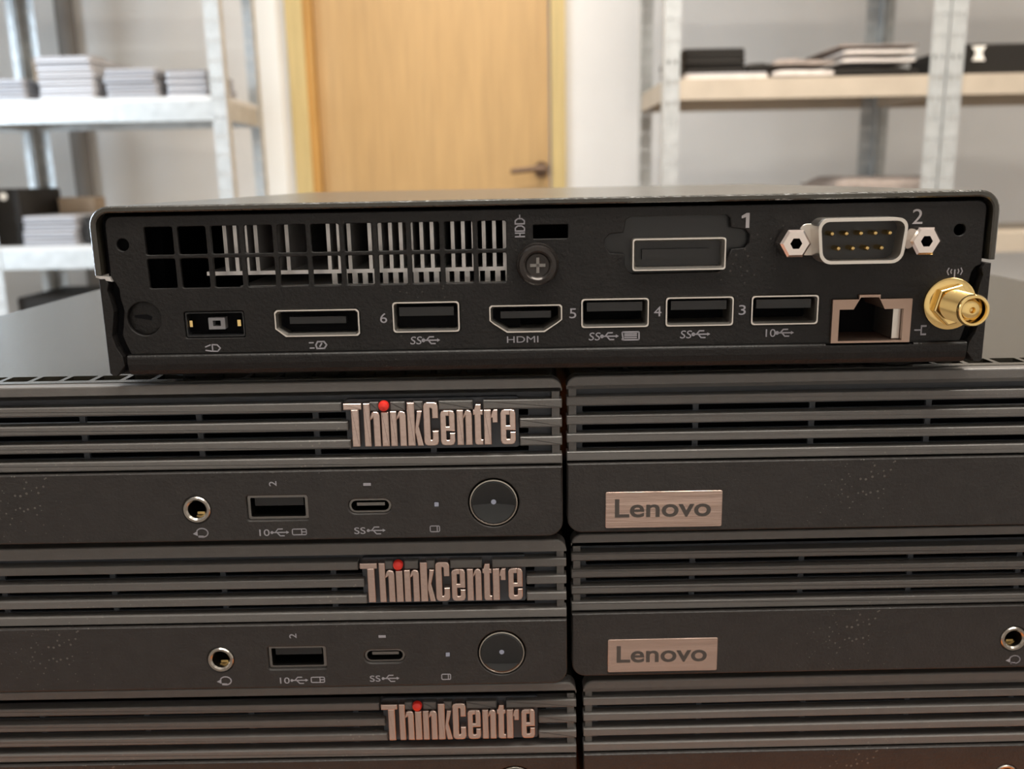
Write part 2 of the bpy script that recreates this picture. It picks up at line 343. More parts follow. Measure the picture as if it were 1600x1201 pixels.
# right rack
stack(0.452, 2.425, SH, .215, .36, .0155, 1, M['silver'], M['light_fabric'], 'pale laptop lying under the black laptops on the right rack', 'laptops on the right rack')
stack(0.420+.032, 2.435, SH+.0165, .158, .36, .0190, 3, M['blk'], M['blk'], 'black laptop in the square stack on the right rack', 'laptops on the right rack', jit=.002)
def sleeve(name, x, y, z, w, d, t, m, label, wave=0.004, ph=0.0, tilt=0.0):
    nx, ny = 14, 8; top, bot = [], []
    for i in range(nx+1):
        for j in range(ny+1):
            u, v = i/nx, j/ny
            e = min(1, 6*min(u, 1-u, v*1.4, (1-v)*1.4)+0.25)
            wz = wave*math.sin(u*5+ph)*(0.5+u*.5)+tilt*u
            top.append((x+u*w, y+v*d, z+t*.5+t*.5*e+max(wz, 0))); bot.append((x+u*w, y+v*d, z+(t*.5-t*.5*e)*.6+max(wz, 0)*.3))
    n = len(top); fs = []
    I = lambda i, j: i*(ny+1)+j
    for i in range(nx):
        for j in range(ny):
            fs.append((I(i, j), I(i+1, j), I(i+1, j+1), I(i, j+1))); fs.append((n+I(i, j), n+I(i, j+1), n+I(i+1, j+1), n+I(i+1, j)))
    per = [(i, 0) for i in range(nx)]+[(nx, j) for j in range(ny)]+[(i, ny) for i in range(nx, 0, -1)]+[(0, j) for j in range(ny, 0, -1)]
    for a, b in zip(per, per[1:]+per[:1]): fs.append((I(*a), n+I(*a), n+I(*b), I(*b)))
    o = R().add(top+bot, fs, True).build(name, m); tag(o, label, 'laptop sleeve', 'sleeves on the right rack'); return o
sleeve('laptop_sleeve', .615, 2.43, SH+.017, .060, .30, .022, M['blk'], 'small black sleeve slumped against the square black stack on the right rack', .001, tilt=.006)
sleeve('laptop_sleeve', .680, 2.42, SH+.0005, .150, .33, .024, M['light_fabric'], 'pale beige sleeve at the bottom of the slumped pile, mid right rack', .002)
sleeve('laptop_sleeve', .680, 2.425, SH+.029, .150, .32, .018, M['fabric'], 'grey brown sleeve with a wavy top on the slumped pile, mid right rack', .006)
sleeve('laptop_sleeve', .835, 2.42, SH+.0005, .210, .34, .026, M['blk'], 'black sleeve at the bottom of the pile left of the perforated posts', .005, 0.2)
sleeve('laptop_sleeve', .855, 2.43, SH+.032, .185, .32, .018, M['light_fabric'], 'pale sleeve directly on the black one, left of the perforated posts', .003, 0.5)
sleeve('laptop_sleeve', .858, 2.43, SH+.053, .180, .32, .018, M['light_fabric'], 'upper pale sleeve of the pile left of the perforated posts', .002, 0.5)
sleeve('laptop_sleeve', .845, 2.43, SH+.073, .200, .32, .007, M['fabric'], 'thin dark sleeve topping the pile left of the perforated posts', .003, 1.0)
sleeve('laptop_sleeve', .87, 2.47, SH2+.10, .30, .30, .05, M['fabric'], 'brown sleeve on the lower shelf of the right rack', .004, 1.0)
def carton(name, x, y, z, w, d, hh, m, label, cat, lab=None, strap=None):
    b = R(); p = rrect(0, 0, w, d, .006, 3); q = rrect(.003, .003, w-.003, d-.003, .004, 3)
    b.sect([[(a, c, 0) for a, c in q], [(a, c, .003) for a, c in p], [(a, c, hh-.003) for a, c in p], [(a, c, hh) for a, c in q]])
    o = empty(name, (x, y, z)); b.build('body', m, o)
    lp = R(); lp.box(.004, .004, hh, w-.004, d*.5-.001, hh+.0015); lp.box(.004, d*.5+.001, hh, w-.004, d-.004, hh+.0015); lp.build('lid_flap', m, o)
    if lab:
        c = R()
        if lab[0] == 'round': c.prism_y(circ(lab[1], lab[2], lab[3], 20), -0.0012, 0.0)
        else: c.prism_y([(lab[1]-lab[3], lab[2]-lab[3]), (lab[1]+lab[3], lab[2]-lab[3]), (lab[1]+lab[3]*.4, lab[2]+lab[3]*.2), (lab[1]+lab[3], lab[2]+lab[3]*1.2), (lab[1]-lab[3]*1.3, lab[2]+lab[3]*1.2), (lab[1]-lab[3]*.5, lab[2]+lab[3]*.2)], -0.0012, 0)
        c.build('label', M['white'], o)
    tag(o, label, cat); return o
carton('equipment_case', 1.160, 2.43, SH, .175, .32, .073, M['blk'], 'black case with a white label at the right edge of the right shelf', 'case', ('sq', .040, .050, .016))
carton('equipment_case', 1.345, 2.43, SH, .17, .32, .070, M['blk'], 'black case cut by the right frame edge, beside the labelled one', 'case')
carton('equipment_case', -1.486, 2.655, SH2, .091, .25, .160, M['blk'], 'black case with a round white spot on the lower left shelf', 'case', ('round', .046, .140, .011))
carton('laptop_charger', -1.213, 2.64, SH2, .028, .10, .080, M['blk'], 'narrow black block beside the pale laptops on the lower left shelf', 'charger')
carton('cardboard_box', -1.388, 2.86, SH2, .115, .08, .130, M['card'], 'brown cardboard box behind the pale laptops on the lower left shelf', 'box')
carton('cardboard_box', -1.430, 2.915-.02, SH, .20, .07, .145, M['card'], 'brown cardboard box standing behind the silver laptop stacks', 'box')
carton('equipment_case', -1.435, 2.64, .46, .20, .30, .245, M['blk'], 'black case on the shelf below the pale laptops', 'case')

# ================================================================== work bench
bt = T_Z-0.1130
bench = empty('workbench', (0, 0.30, 0)); tag(bench, 'orange brown wooden workbench under the stacked computers', 'workbench')
def child_box(name, m, *c):
    o = R().box(*c).build(name, m, bench); return o
child_box('bench_top', M['wood'], -0.75, -0.13, bt-0.03, 0.75, 0.385, bt)
for sx in (-1, 1):
    for yy in (-0.06, 0.33): child_box('leg', M['galv'], sx*0.68-0.025, yy-0.025, 0, sx*0.68+0.025, yy+0.025, bt-0.03)

# ================================================================== front-facing small computer (mm; x right, y back, z up; origin front-left-bottom)
BH = 34.8
def front_computer():
    root = empty('desktop_computer', (0, 0, 0))
    # sheet-metal cover
    slots = []
    k = 0
    while 7+k*6.6+5.4 < 172:
        slots.append(rrect(7+k*6.6, 5.5, 7+k*6.6+5.5, 10.3, 0.3, 2)); k += 1
    top = plate([(3, 3.2), (176, 3.2), (176, 16), (3, 16)], slots, BH-1.0, BH, plane='xy')
    arcL = [(0.3+2.7-2.7*math.cos(a), BH-2.7+2.7*math.sin(a)) for a in [math.radians(15*i) for i in range(7)]]
    outer = [(0.3, 1.0)] + arcL; inner = [(x+0.9 if x < 2.9 else x, z) for x, z in outer]; inner = [(1.2, 1.0)]+[(1.2+1.8-1.8*math.cos(a), BH-2.8+1.8*math.sin(a)) for a in [math.radians(15*i) for i in range(7)]]
    side = outer + inner[::-1]
    mir = lambda p: [(179-x, z) for x, z in p]
    b = MB(); b.prism_y(side, 3.2, 181); b.prism_y(mir(side), 3.2, 181); b.box(3, 16, BH-1, 176, 181, BH); b.box(1.2, 180, 1, 177.8, 181, BH-1); b.box(1.2, 3.2, 0.2, 177.8, 181, 1.2)
    merge('cover', [top, b.mesh('c')], M['lid'], root)
    MB().box(4, 12, 2, 175, 178, 30).box(2, 7.6, 2, 177, 8.4, 30).build('chassis', M['black'], root)  # black boxes paint the shaded interior dark behind slots and grille
    # grille bezel: five slats with rounded top corners, recessed ribbed backing
    sl = MB()
    top_poly = rrect(0, 32.2, 179, BH-0.15, 0, 6, rs=(0.1, 0.1, 2.4, 2.4))
    sl.prism_y(top_poly, 0.3, 4.0, 0.4)
    def seg(x0, x1, z0, z1): sl.prism_y(rrect(x0, z0, x1, z1, .12, 2), 0.3, 3.2, 0.26)
    for x0, x1 in ((0, 133.0), (138.9, 140.8), (143.2, 146.3), (148.0, 150.0), (153.3, 160.4), (162.6, 179)): seg(x0, x1, 28.25, 30.2)
    for x0, x1 in ((0, 134.2), (170.2, 179)): seg(x0, x1, 24.15, 26.1)
    for x0, x1 in ((0, 134.6), (170.2, 179)): seg(x0, x1, 20.2, 22.1)
    seg(0, 179, 16.15, 18.2)
    for x0 in (0.5, 176.9): sl.box(x0, 1.2, 16, x0+1.6, 4.0, 33)
    sl.build('grille', M['slat'], root)
    ops = []
    for z0, z1 in ((26.2, 27.5), (22.2, 23.4), (18.3, 19.5)):
        for i in range(7):
            x0, x1 = 3.5+i*24.8, 3.5+i*24.8+23.6
            if i == 6: x1 = 172
            ops.append(rrect(x0, z0, x1, z1, .2, 2))
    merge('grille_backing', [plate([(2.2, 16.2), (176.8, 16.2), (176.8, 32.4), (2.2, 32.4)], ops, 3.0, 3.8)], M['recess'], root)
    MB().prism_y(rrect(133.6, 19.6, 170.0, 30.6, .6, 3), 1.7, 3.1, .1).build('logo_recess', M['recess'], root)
    # lower port panel
    H = [circ(100.9, 7.4, 3.0), rrect(111.6, 4.7, 124.7, 10.3, .5, 3), rrect(133.3, 5.9, 142.5, 9.2, 1.6, 5), circ(164.3, 7.9, 5.45, 40), rrect(151.7, 7.3, 152.6, 8.2, .1, 2)]
    out = rrect(0, 0.2, 179, 15.75, 3.2, 6, rs=(3.2, 3.2, .15, .15))
    pm = plate(out, H, -0.35, 2.6, .3)
    pb = MB(); pb.prism_y([(1.5, 1.0), (97, 1.0), (97, 15.5), (1.5, 15.5)], 2.6, 7.5).box(145, 2.6, 1, 148, 7.5, 15)
    merge('port_panel', [pm, pb.mesh('b')], M['panel'], root)
    MB().box(96, 9, 1.2, 177, 9.5, 16).build('panel_backing', M['black'], root)
    # ports
    j = MB(); j.lathe_y(100.9, 7.4, [(2.95, 1.0), (2.95, -0.3), (2.75, -0.55), (2.3, -0.55), (1.95, -0.2), (1.85, 0.6), (1.85, 8)]); jj = j.build('headset_jack', M['chromering'], root)
    MB().prism_y(rrect(100.3, 5.7, 101.9, 6.3, .1, 2), 1.6, 4).build('contact', M['gold'], jj)
    u = MB(); u.ring_y(rrect(111.7, 4.8, 124.6, 10.2, .5, 3), rrect(112.3, 5.35, 124.0, 9.65, .3, 3), 0.4, 8.9); uu = u.build('usb_port', M['darknickel'], root); uu['label'] = 'wide port in the lower panel'
    MB().box(112.9, 1.6, 7.4, 123.4, 8, 9.2).build('tongue', M['blackplastic'], uu)
    c = MB(); c.ring_y(rrect(133.4, 6.0, 142.4, 9.1, 1.5, 5), rrect(133.85, 6.4, 141.95, 8.7, 1.1, 5), 0.3, 8.5); cc = c.build('usb_c_port', M['darknickel'], root)
    MB().box(134.9, 1.2, 7.2, 140.9, 8, 7.9).build('tongue', M['darknickel'], cc)
    pw = MB(); pw.lathe_y(164.3, 7.9, [(5.3, 3.0), (5.3, 0.1), (5.1, -0.25), (4.85, -0.3), (4.7, -0.15)], 40); pp = pw.build('power_button', M['chromering'], root)
    g = MB(); g.lathe_y(164.3, 7.9, [(4.75, 1.0), (4.75, -0.3), (4.5, -0.42), (4.2, -0.36), (3.2, -0.20), (1.6, -0.07), (0.02, -0.03)], 40); gg = g.build('button_cap', M['glass'], pp)
    MB().prism_y(circ(164.3, 8.0, .55, 16), -0.10, 0.1).build('indicator_dot', M['led'], pp)
    MB().prism_y(rrect(151.7, 7.3, 152.6, 8.2, .1, 2), -0.36, 0.5).build('activity_light', M['led'], root)
    # printed marks
    y1, y0 = -0.34, -0.39
    marks = [text_mesh('10', 115.0, 2.0, 1.5, 2.2, y1, thick=.05), text_mesh('2', 117.6, 13.0, 1.6, 1.1, y1, rot=90), text_mesh('1', 137.6, 12.5, 1.6, .6, y1, rot=90), text_mesh('SS', 135.5, 2.1, 1.5, 2.4, y1)]
    ks = []
    def nk(): ks.append(MB()); return ks[-1]
    k = nk(); usb_trident(k, 116.6, 2.0, 3.2, y0, y1); k = nk(); usb_trident(k, 137.3, 2.1, 3.2, y0, y1)
    k = nk()
    def rr(x0, z0, x1, z1): ks[-1].stroke(rrect(x0, z0, x1, z1, .25, 2)+[rrect(x0, z0, x1, z1, .25, 2)[0]], .2, y0, y1)
    rr(121.0, 1.4, 124.0, 2.7); k.stroke([(123.0, 1.4), (123.0, 2.7)], .2, y0, y1); k.stroke([(123.0, 2.05), (124.0, 2.05)], .2, y0, y1)
    k = nk(); rr(150.6, 1.6, 152.6, 2.9); k.stroke([(152.1, 1.6), (152.1, 2.9)], .2, y0, y1)
    hs = [(101.6+1.25*math.cos(math.radians(a)), 2.2+1.0*math.sin(math.radians(a))) for a in range(-130, 151, 20)]
    k = nk(); k.stroke(hs, .25, y0, y1); k.prism_y([(99.6, 2.0), (100.6, 2.6), (100.6, 1.5)], y0, y1); k.stroke([(100.9, 1.35), (101.7, 1.3)], .45, y0, y1)
    for me in marks: merge('printed_mark', [me], M['print'], root)
    for k in ks: k.build('printed_symbol', M['print'], root)
    # raised word on the grille
    lg = MB(); S = .02648; X = lambda v: 131.4+v*S; B0 = 20.75; XH = 7.55; CH = 9.35
    def P(poly): lg.prism_y([(x, B0+z) for x, z in poly], -0.35, 1.8, 0.2)
    def R4(x0, x1, z0, z1, r=.12): P([(x, z) for x, z in rrect(x0, z0, x1, z1, r, 2)])
    R4(X(78), X(222), CH-1.35, CH); R4(X(138), X(198), 0, CH-1.3)                       # T
    def arch(xa, xb, s=1.38, top=XH, left=None):
        R4(xa, xa+s, 0, left or top); W_ = xb-xa
        P([(xa+s-.05, top-1.5), (xa+s+.35, top-.2), (xa+s+.75, top), (xb-.7, top), (xb-.2, top-.25), (xb, top-.9), (xb, 0), (xb-s, 0), (xb-s, top-1.35), (xb-s-.1, top-1.5), (xa+s+.2, top-1.7), (xa+s-.05, top-2.0)])
    arch(X(235), X(363), left=CH)                                                     # h
    R4(X(374), X(432), 0, XH-.1)                                                      # i
    arch(X(443), X(568))                                                              # n
    R4(X(578), X(637), 0, CH)                                                         # k
    P([(X(637), 3.5), (X(657), XH), (X(697), XH), (X(668), 4.1), (X(702), 0), (X(655), 0), (X(640), 2.6), (X(637), 2.6)])
    xa, xb, s = X(706), X(822), 1.4                                                   # C
    P([(xa, .8), (xa+.25, .2), (xa+.8, 0), (xb-.8, 0), (xb-.25, .2), (xb, .8), (xb, 3.2), (xb-s+.15, 3.2), (xb-s+.15, 1.5), (xb-s-.05, 1.25), (xa+s+.05, 1.25), (xa+s, 1.5), (xa+s, CH-1.5), (xa+s+.05, CH-1.25), (xb-s-.05, CH-1.25), (xb-s+.15, CH-1.5), (xb-s+.15, 5.9), (xb, 5.9), (xb, CH-.8), (xb-.25, CH-.2), (xb-.8, CH), (xa+.8, CH), (xa+.25, CH-.2), (xa, CH-.8)])
    def e(xa, xb, s=1.2):
        P([(xa, .8), (xa+.25, .2), (xa+.8, 0), (xb-.8, 0), (xb-.25, .2), (xb, .8), (xb, 2.7), (xb-s+.1, 2.7), (xb-s+.1, 1.35), (xb-s-.1, 1.15), (xa+s+.1, 1.15), (xa+s, 1.4), (xa+s, 3.1), (xb, 3.1), (xb, XH-.8), (xb-.25, XH-.2), (xb-.8, XH), (xb-s, XH), (xb-s, 4.1), (xa+s, 4.1), (xa+s, XH-1.2), (xb-s+.02, XH-1.2), (xb-s+.02, XH), (xa+.8, XH), (xa+.25, XH-.2), (xa, XH-.8)])
    e(X(838), X(952))
    arch(X(968), X(1088))                                                             # n
    xa = X(1108); P([(xa, .55), (xa+.15, .15), (xa+.55, 0), (xa+1.75, 0), (xa+1.75, 1.1), (xa+1.4, 1.15), (xa+1.35, 1.35), (xa+1.35, XH-1.1), (xa+1.75, XH-1.1), (xa+1.75, XH), (xa+1.35, XH), (xa+1.35, 8.75), (xa+.3, 8.75), (xa, XH+.1), (xa-.3, XH), (xa-.3, XH-1.1), (xa, XH-1.1)])   # t
    xa = X(1182); R4(xa, xa+1.5, 0, XH)                                               # r
    P([(xa+1.45, XH-1.6), (xa+1.8, XH-.2), (xa+2.1, XH), (X(1290), XH), (X(1290), XH-2.8), (X(1290)-1.1, XH-2.8), (X(1290)-1.1, XH-1.3), (xa+1.9, XH-1.5), (xa+1.45, XH-2.0)])
    e(X(1312), X(1430))
    lo = lg.build('raised_lettering', M['logo'], root)
    d = MB(); d.lathe_y(141.9, 29.45, [(1.12, .5), (1.12, -0.1), (1.0, -0.5), (.65, -0.75), (.02, -0.85)], 20); d.build('red_dot', M['red'], root)
    # metal name plate
    pl = MB(); pl.prism_y(rrect(8.2, 1.2, 33.2, 9.35, .35, 3), -0.62, -0.3, .1); pl = pl.build('name_plate', M['plate'], root)
    merge('engraved_name', [text_mesh('Lenovo', 20.5, 5.65, 4.9*.86, 20.6, -0.62, thick=.05, bold=.018)], M['platetext'], pl)
    for x, y in ((14, 14), (165, 14), (14, 168), (165, 168)):
        f = MB(); f.sect([[(x+5.5*math.cos(a), y+5.5*math.sin(a), z) for a in [q*math.pi/8 for q in range(16)]] for z in (-1.95, 0.25)]); f.build('rubber_foot', M['rubber'], root)
    return root

poses = [  # x of the left edge, y of the front, yaw, row
    ('U', 10.301, 183.40, -.0080, 0, 'front facing black desktop computer directly under the single one, left stack top'),
    ('R', 11.352, 184.96, -.0045, 0, 'front facing black desktop computer, top of the right stack under the gold antenna plug'),
    ('U', 11.221, 186.63, -.0040, 1, 'front facing black desktop computer, middle one of the left stack'),
    ('R', 12.477, 189.30, .0020, 1, 'front facing black desktop computer, second from the top in the right stack'),
    ('U', 13.553, 190.20, -.0030, 2, 'front facing black desktop computer cut off at the bottom left of the picture'),
    ('R', 15.263, 190.67, .0060, 2, 'front facing black desktop computer cut off at the bottom right of the picture')]
proto = front_computer()
for i, (kind, x, y, a, row, lab) in enumerate(poses):
    o = proto if i == 0 else copy_tree(proto)
    if kind == 'U': x, y = x-179*math.cos(a), y-179*math.sin(a)
    o.location = (x*MM, y*MM, T_Z-(2.0+row*36.9+BH)*MM); o.rotation_euler.z = a
    tag(o, lab, 'desktop computer', 'stacked front facing desktop computers')

# ================================================================== top computer, seen from the rear (mm)
T = empty('desktop_computer', (-83.055*MM, 182.64*MM, T_Z), -.0136)
tag(T, 'single black desktop computer lying on both stacks with its port side to the viewer', 'desktop computer')
TH = 34.4
def lid():
    r, t = 4.0, 1.25
    def prof(off, zb):
        x0, x1, zt = off, 179-off, TH-off; rr = r-off
        L = [(x0, zb)] + [(x0+rr-rr*math.cos(math.radians(a)), zt-rr+rr*math.sin(math.radians(a))) for a in range(0, 91, 15)]
        return L + [(179-x, z) for x, z in L[::-1]]
    o, i = prof(0, 20.9), prof(t, 20.9)
    om = prof(.28, 20.9); im = prof(t-.28, 20.9)
    n = len(o); b = MB()
    rings = [[(x, 2.2, z) for x, z in i], [(x, .28, z) for x, z in i], [(x, 0, z) for x, z in im], [(x, 0, z) for x, z in om], [(x, .28, z) for x, z in o], [(x, 182, z) for x, z in o]]
    b.sect(rings, close=False, caps=False); 
    # inner skin, end strips and the back wall
    b.sect([[(x, 2.2, z) for x, z in i], [(x, 182, z) for x, z in i], [(x, 182, z) for x, z in o]], close=False, caps=False)
    b.box(t, 181, 1, 179-t, 182, TH-t)
    b.box(0, 2, 20.9, t, 182, 21.3); b.box(179-t, 2, 20.9, 179, 182, 21.3)
    return b.build('cover', M['lid'], T)
lid()
# chassis tray
b = MB(); b.box(.7, 3.4, .6, 1.7, 180, 20.2); b.box(177.3, 3.4, .6, 178.3, 180, 20.2); b.box(.7, 3.4, 0, 178.3, 180, 1.0)
b.build('chassis', M['sheet'], T)
MB().box(2.2, 12, 1.2, 9.5, 176, 32).box(85, 14, 1.2, 176.8, 176, 32).box(9.5, 60, 1.2, 85, 176, 32).box(9.5, 4, 1.2, 85, 60, 16.5).box(9.5, 4, 31, 85, 60, 32.5).build('inner_dark_fill', M['black'], T)  # added black filler blocks, painted-in dark depth behind the rear openings
# rear panel with its openings
holes = []
cx0, cz0 = 10.3, 17.9
px_ = 73.0/11
for i in range(11):
    x0 = cx0+i*px_
    holes.append(rrect(x0+.12, 24.7, x0+px_-.85, 30.2, .35, 2)); holes.append(rrect(x0+.12, 18.0, x0+px_-.85, 23.9, .35, 2))
holes += [circ(5.9, 26.8, 1.25, 20), circ(171.9, 26.75, 1.15, 20), rrect(87.8, 26.5, 94.7, 29.2, .15, 2)]
cut = [(106.2, 29.9), (107.2, 30.5), (126, 30.5), (126.7, 29.9), (126.9, 28), (129.8, 27.6), (130.6, 26.6), (130.6, 25), (129.8, 24.0), (127.2, 23.8), (126.6, 22.5), (125.6, 20.2), (124.6, 19.4), (107.4, 19.2), (106.5, 19.9), (106, 20.8), (105.9, 23.2), (103, 23.4), (102, 24.8), (102, 26.2), (103, 27.2), (105.7, 27.4)]
holes.append(cut)
holes.append(rrect(16.7, 7.7, 29.0, 13.2, .5, 3))                                           # power
holes.append([(35.1, 9.3), (37.2, 7.6), (52.0, 7.6), (52.5, 8.1), (52.5, 12.8), (52.0, 13.3), (35.6, 13.3), (35.1, 12.8)])   # display port
holes.append(rrect(59.1, 8.1, 72.8, 14.5, .7, 3))
hd = [(78.7, 10.3), (79.5, 9.6), (82.2, 7.8), (89.9, 7.8), (92.6, 9.6), (93.5, 10.3), (93.5, 13.0), (93.1, 13.4), (79.1, 13.4), (78.7, 13.0)]
holes.append(hd)
for x0, x1 in ((97.2, 111.0), (114.2, 128.0), (131.4, 145.0)): holes.append(rrect(x0, 8.4, x1, 14.5, .7, 3))
rj = [(147.6, 4.6), (163.4, 4.6), (163.4, 13.4), (157.0, 13.4), (157.0, 14.3), (152.8, 14.3), (152.8, 13.4), (147.6, 13.4)]
holes.append(rj)
holes.append(circ(8.6, 11.9, 3.45, 32))
po = [(5.2, 4.5), (173.8, 4.5), (174.2, 5.6), (175.0, 8.6), (174.6, 11.2), (174.2, 13.6), (174.6, 16.4), (175.0, 18.4), (175.6, 19.4), (176.8, 19.9)] + \
     [(175.0+1.8*math.cos(math.radians(a)), 30.6+1.8*math.sin(math.radians(a))) for a in range(0, 91, 15)] + [(4.6-1.8*math.sin(math.radians(a)), 30.6+1.8*math.cos(math.radians(a))) for a in range(0, 91, 15)] + \
     [(2.8, 19.9), (3.6, 19.2), (4.2, 18.0), (4.2, 16.2), (4.7, 13.6), (4.3, 11.0), (3.8, 8.6), (4.4, 6.6)]
pan = plate(po, holes, 0.9, 1.9, .2)
link('rear_panel', pan, M['sheet'], T)
# bottom lip, formed outward below the panel, rounded to the underside
lp = [(1.9, 4.5), (0.7, 4.5), (0.35, 4.42), (0.1, 4.15), (0.0, 3.8), (0.05, 2.6), (0.4, 1.3), (1.1, 0.4), (2.2, 0.0), (4, 0), (4, 1.0), (1.9, 1.6)]
b = MB(); b.prism_x(lp, 4.6, 146.6); b.prism_x([(y, z if z < 4.2 else z-.35) for y, z in lp], 146.6, 164.3); b.prism_x(lp, 164.3, 175.0)
b.build('bottom_lip', M['sheet'], T)
# folded side tabs with a wavy inner edge
fl = [(.7, .9), (1.3, .3), (2.2, .3), (3.9, 2.4), (3.7, 4.2), (2.6, 6.2), (2.0, 8.6), (2.5, 11.0), (2.9, 13.6), (2.5, 16.2), (2.1, 17.8), (2.5, 19.2), (1.9, 20.2), (.7, 20.2)]
MB().prism_y(fl, 0.1, 3.6, .15).build('side_tab', M['sheet'], T)
MB().prism_y([(179-x, z) for x, z in fl][::-1], 0.1, 3.6, .15).build('side_tab', M['sheet'], T)
for c_ in ((1.7, 2.6, 1.0, 9.4, 4, 32.4), (173.5, 2.6, 1, 177.4, 4, 32.4)): MB().box(*c_).build('corner_shadow_plate', M['black'], T)  # black plates put behind the corner gaps in place of shadow
tb = MB(); tb.prism_y([(.1, 20.9), (2.9, 20.5), (3.3, 19.6), (2.2, 19.8), (.1, 20.5)], 0.2, 1.6); tb.build('bent_tab', M['fin'], T)['label'] = 'small bare metal tab at the left notch'
# heatsink seen through the grille
hs = MB(); hs.box(20.5, 6, 19.9, 84, 40, 20.7); hs.box(27, 6.6, 16.8, 84, 44, 17.6)
miss = {0, 5, 8, 9, 10, 14}
n = 0; x = 22.3
while x < 83.5:
    if n not in miss: hs.box(x, 6.2, 20.6, x+.75, 40, 31)
    x += 2.12; n += 1
x = 46
while x < 83: hs.box(x, 7.5, 17.5, x+1.1, 40, 20); x += 2.12
hs.build('heatsink', M['fin'], T)
# thumb screw
s = MB(); s.lathe_y(88.6, 21.6, [(4.25, .9), (4.25, .2), (4.0, -.1), (3.7, -.1), (3.6, -.4), (3.9, -.6), (3.9, -2.6), (3.6, -3.0), (2.9, -3.1), (2.6, -2.9), (2.2, -2.4), (.02, -2.2)], 36)
s = s.build('thumb_screw', mat('black_chromed_screw', (.035, .03, .028), .22, .6), T)
k = MB(); k.box(87.1, -2.55, 21.3, 90.1, -2.2, 21.9).box(88.3, -2.55, 20.1, 88.9, -2.2, 23.1); k.build('cross_recess', M['darknickel'], s)
# blanking cover behind the knock-out and its raised video port
MB().box(100.5, 2.6, 18.5, 132, 3.2, 31.2).build('blanking_cover', M['blackplastic'], T)
def shell(name, outer, t, y0, y1, m, back=True):
    cx = sum(p[0] for p in outer)/len(outer); cz = sum(p[1] for p in outer)/len(outer)
    wx = (max(p[0] for p in outer)-min(p[0] for p in outer))/2; wz = (max(p[1] for p in outer)-min(p[1] for p in outer))/2
    inner = [(cx+(x-cx)*(wx-t)/wx, cz+(z-cz)*(wz-t)/wz) for x, z in outer]
    rim = [(cx+(x-cx)*(wx-.26)/wx, cz+(z-cz)*(wz-.26)/wz) for x, z in outer]; R_ = lambda q, y: [(x, y, z) for x, z in q]
    b = MB(); b.sect([R_(outer, y1), R_(outer, y0), R_(rim, y0), R_(inner, y0+.9), R_(inner, y1)], caps=False); o = b.build(name, m, T)
    if back: MB().prism_y(inner, y1-.6, y1-.2).build('port_floor', M['black'], o)
    return o
s = shell('video_port', rrect(107.4, 19.9, 125.8, 26.2, .5, 3), .6, -.2, 8, M['nickel']); s['label'] = 'bright raised video port in the knock-out'
MB().box(109.5, 1.6, 22.0, 122.8, 7.4, 24.0).build('tongue', M['blackplastic'], s)
s = shell('power_port', rrect(16.9, 7.9, 28.8, 13.0, .4, 3), .35, 1.3, 9, M['blackplastic'])
MB().ring_y(rrect(21.2, 9.3, 24.6, 11.7, .1, 2), rrect(22.1, 9.95, 23.7, 11.1, .1, 2), 2.2, 8).build('centre_pin', M['silverd'], s)
MB().box(17.4, 2.0, 9.9, 18.0, 8, 11.2).box(27.2, 2.0, 9.9, 27.9, 8, 11.2).build('contact', M['gold'], s)
s = shell('display_port', [(35.2, 9.35), (37.25, 7.7), (51.9, 7.7), (52.4, 8.2), (52.4, 12.7), (51.9, 13.2), (35.7, 13.2), (35.2, 12.7)], .55, .7, 8, M['nickel'])
MB().box(38, 1.8, 10.2, 49.5, 7, 11.6).build('tongue', M['blackplastic'], s)
s = shell('hdmi_port', [(x+.05 if x < 86 else x-.05, z) for x, z in hd], .6, .7, 8, M['nickel'])
MB().box(81, 1.8, 10.6, 91.2, 7, 12.0).build('tongue', M['blackplastic'], s)
for x0, x1, z0, z1 in ((59.2, 72.7, 8.2, 14.4), (97.3, 110.9, 8.5, 14.4), (114.3, 127.9, 8.5, 14.4), (131.5, 144.9, 8.5, 14.4)):
    s = shell('usb_port', rrect(x0, z0, x1, z1, .6, 3), .5, .7, 9, M['nickel'])
    MB().box(x0+1.2, 1.8, z0+3.2, x1-1.2, 8, z0+5.0).build('tongue', M['blackplastic'], s)
# network socket
b = MB(); b.ring_y(rj, [(148.7, 4.9), (162.2, 4.9), (162.2, 11.0), (159.2, 11.0), (159.2, 12.2), (156.6, 12.2), (156.6, 13.9), (153.2, 13.9), (153.2, 12.2), (151.4, 12.2), (151.4, 11.0), (148.7, 11.0)] if False else [(149.0, 5.0), (161.8, 5.0), (161.8, 11.4), (158.0, 11.4), (156.7, 13.8), (153.1, 13.8), (151.8, 11.4), (149.0, 11.4)], .2, 12)
s = b.build('network_socket', M['copper'], T)
MB().box(149, 11, 5, 161.8, 11.6, 13.8).build('socket_floor', M['black'], s)
MB().box(160.2, 1.4, 5.2, 161.7, 11, 11.2).build('side_shield', M['nickel'], s)
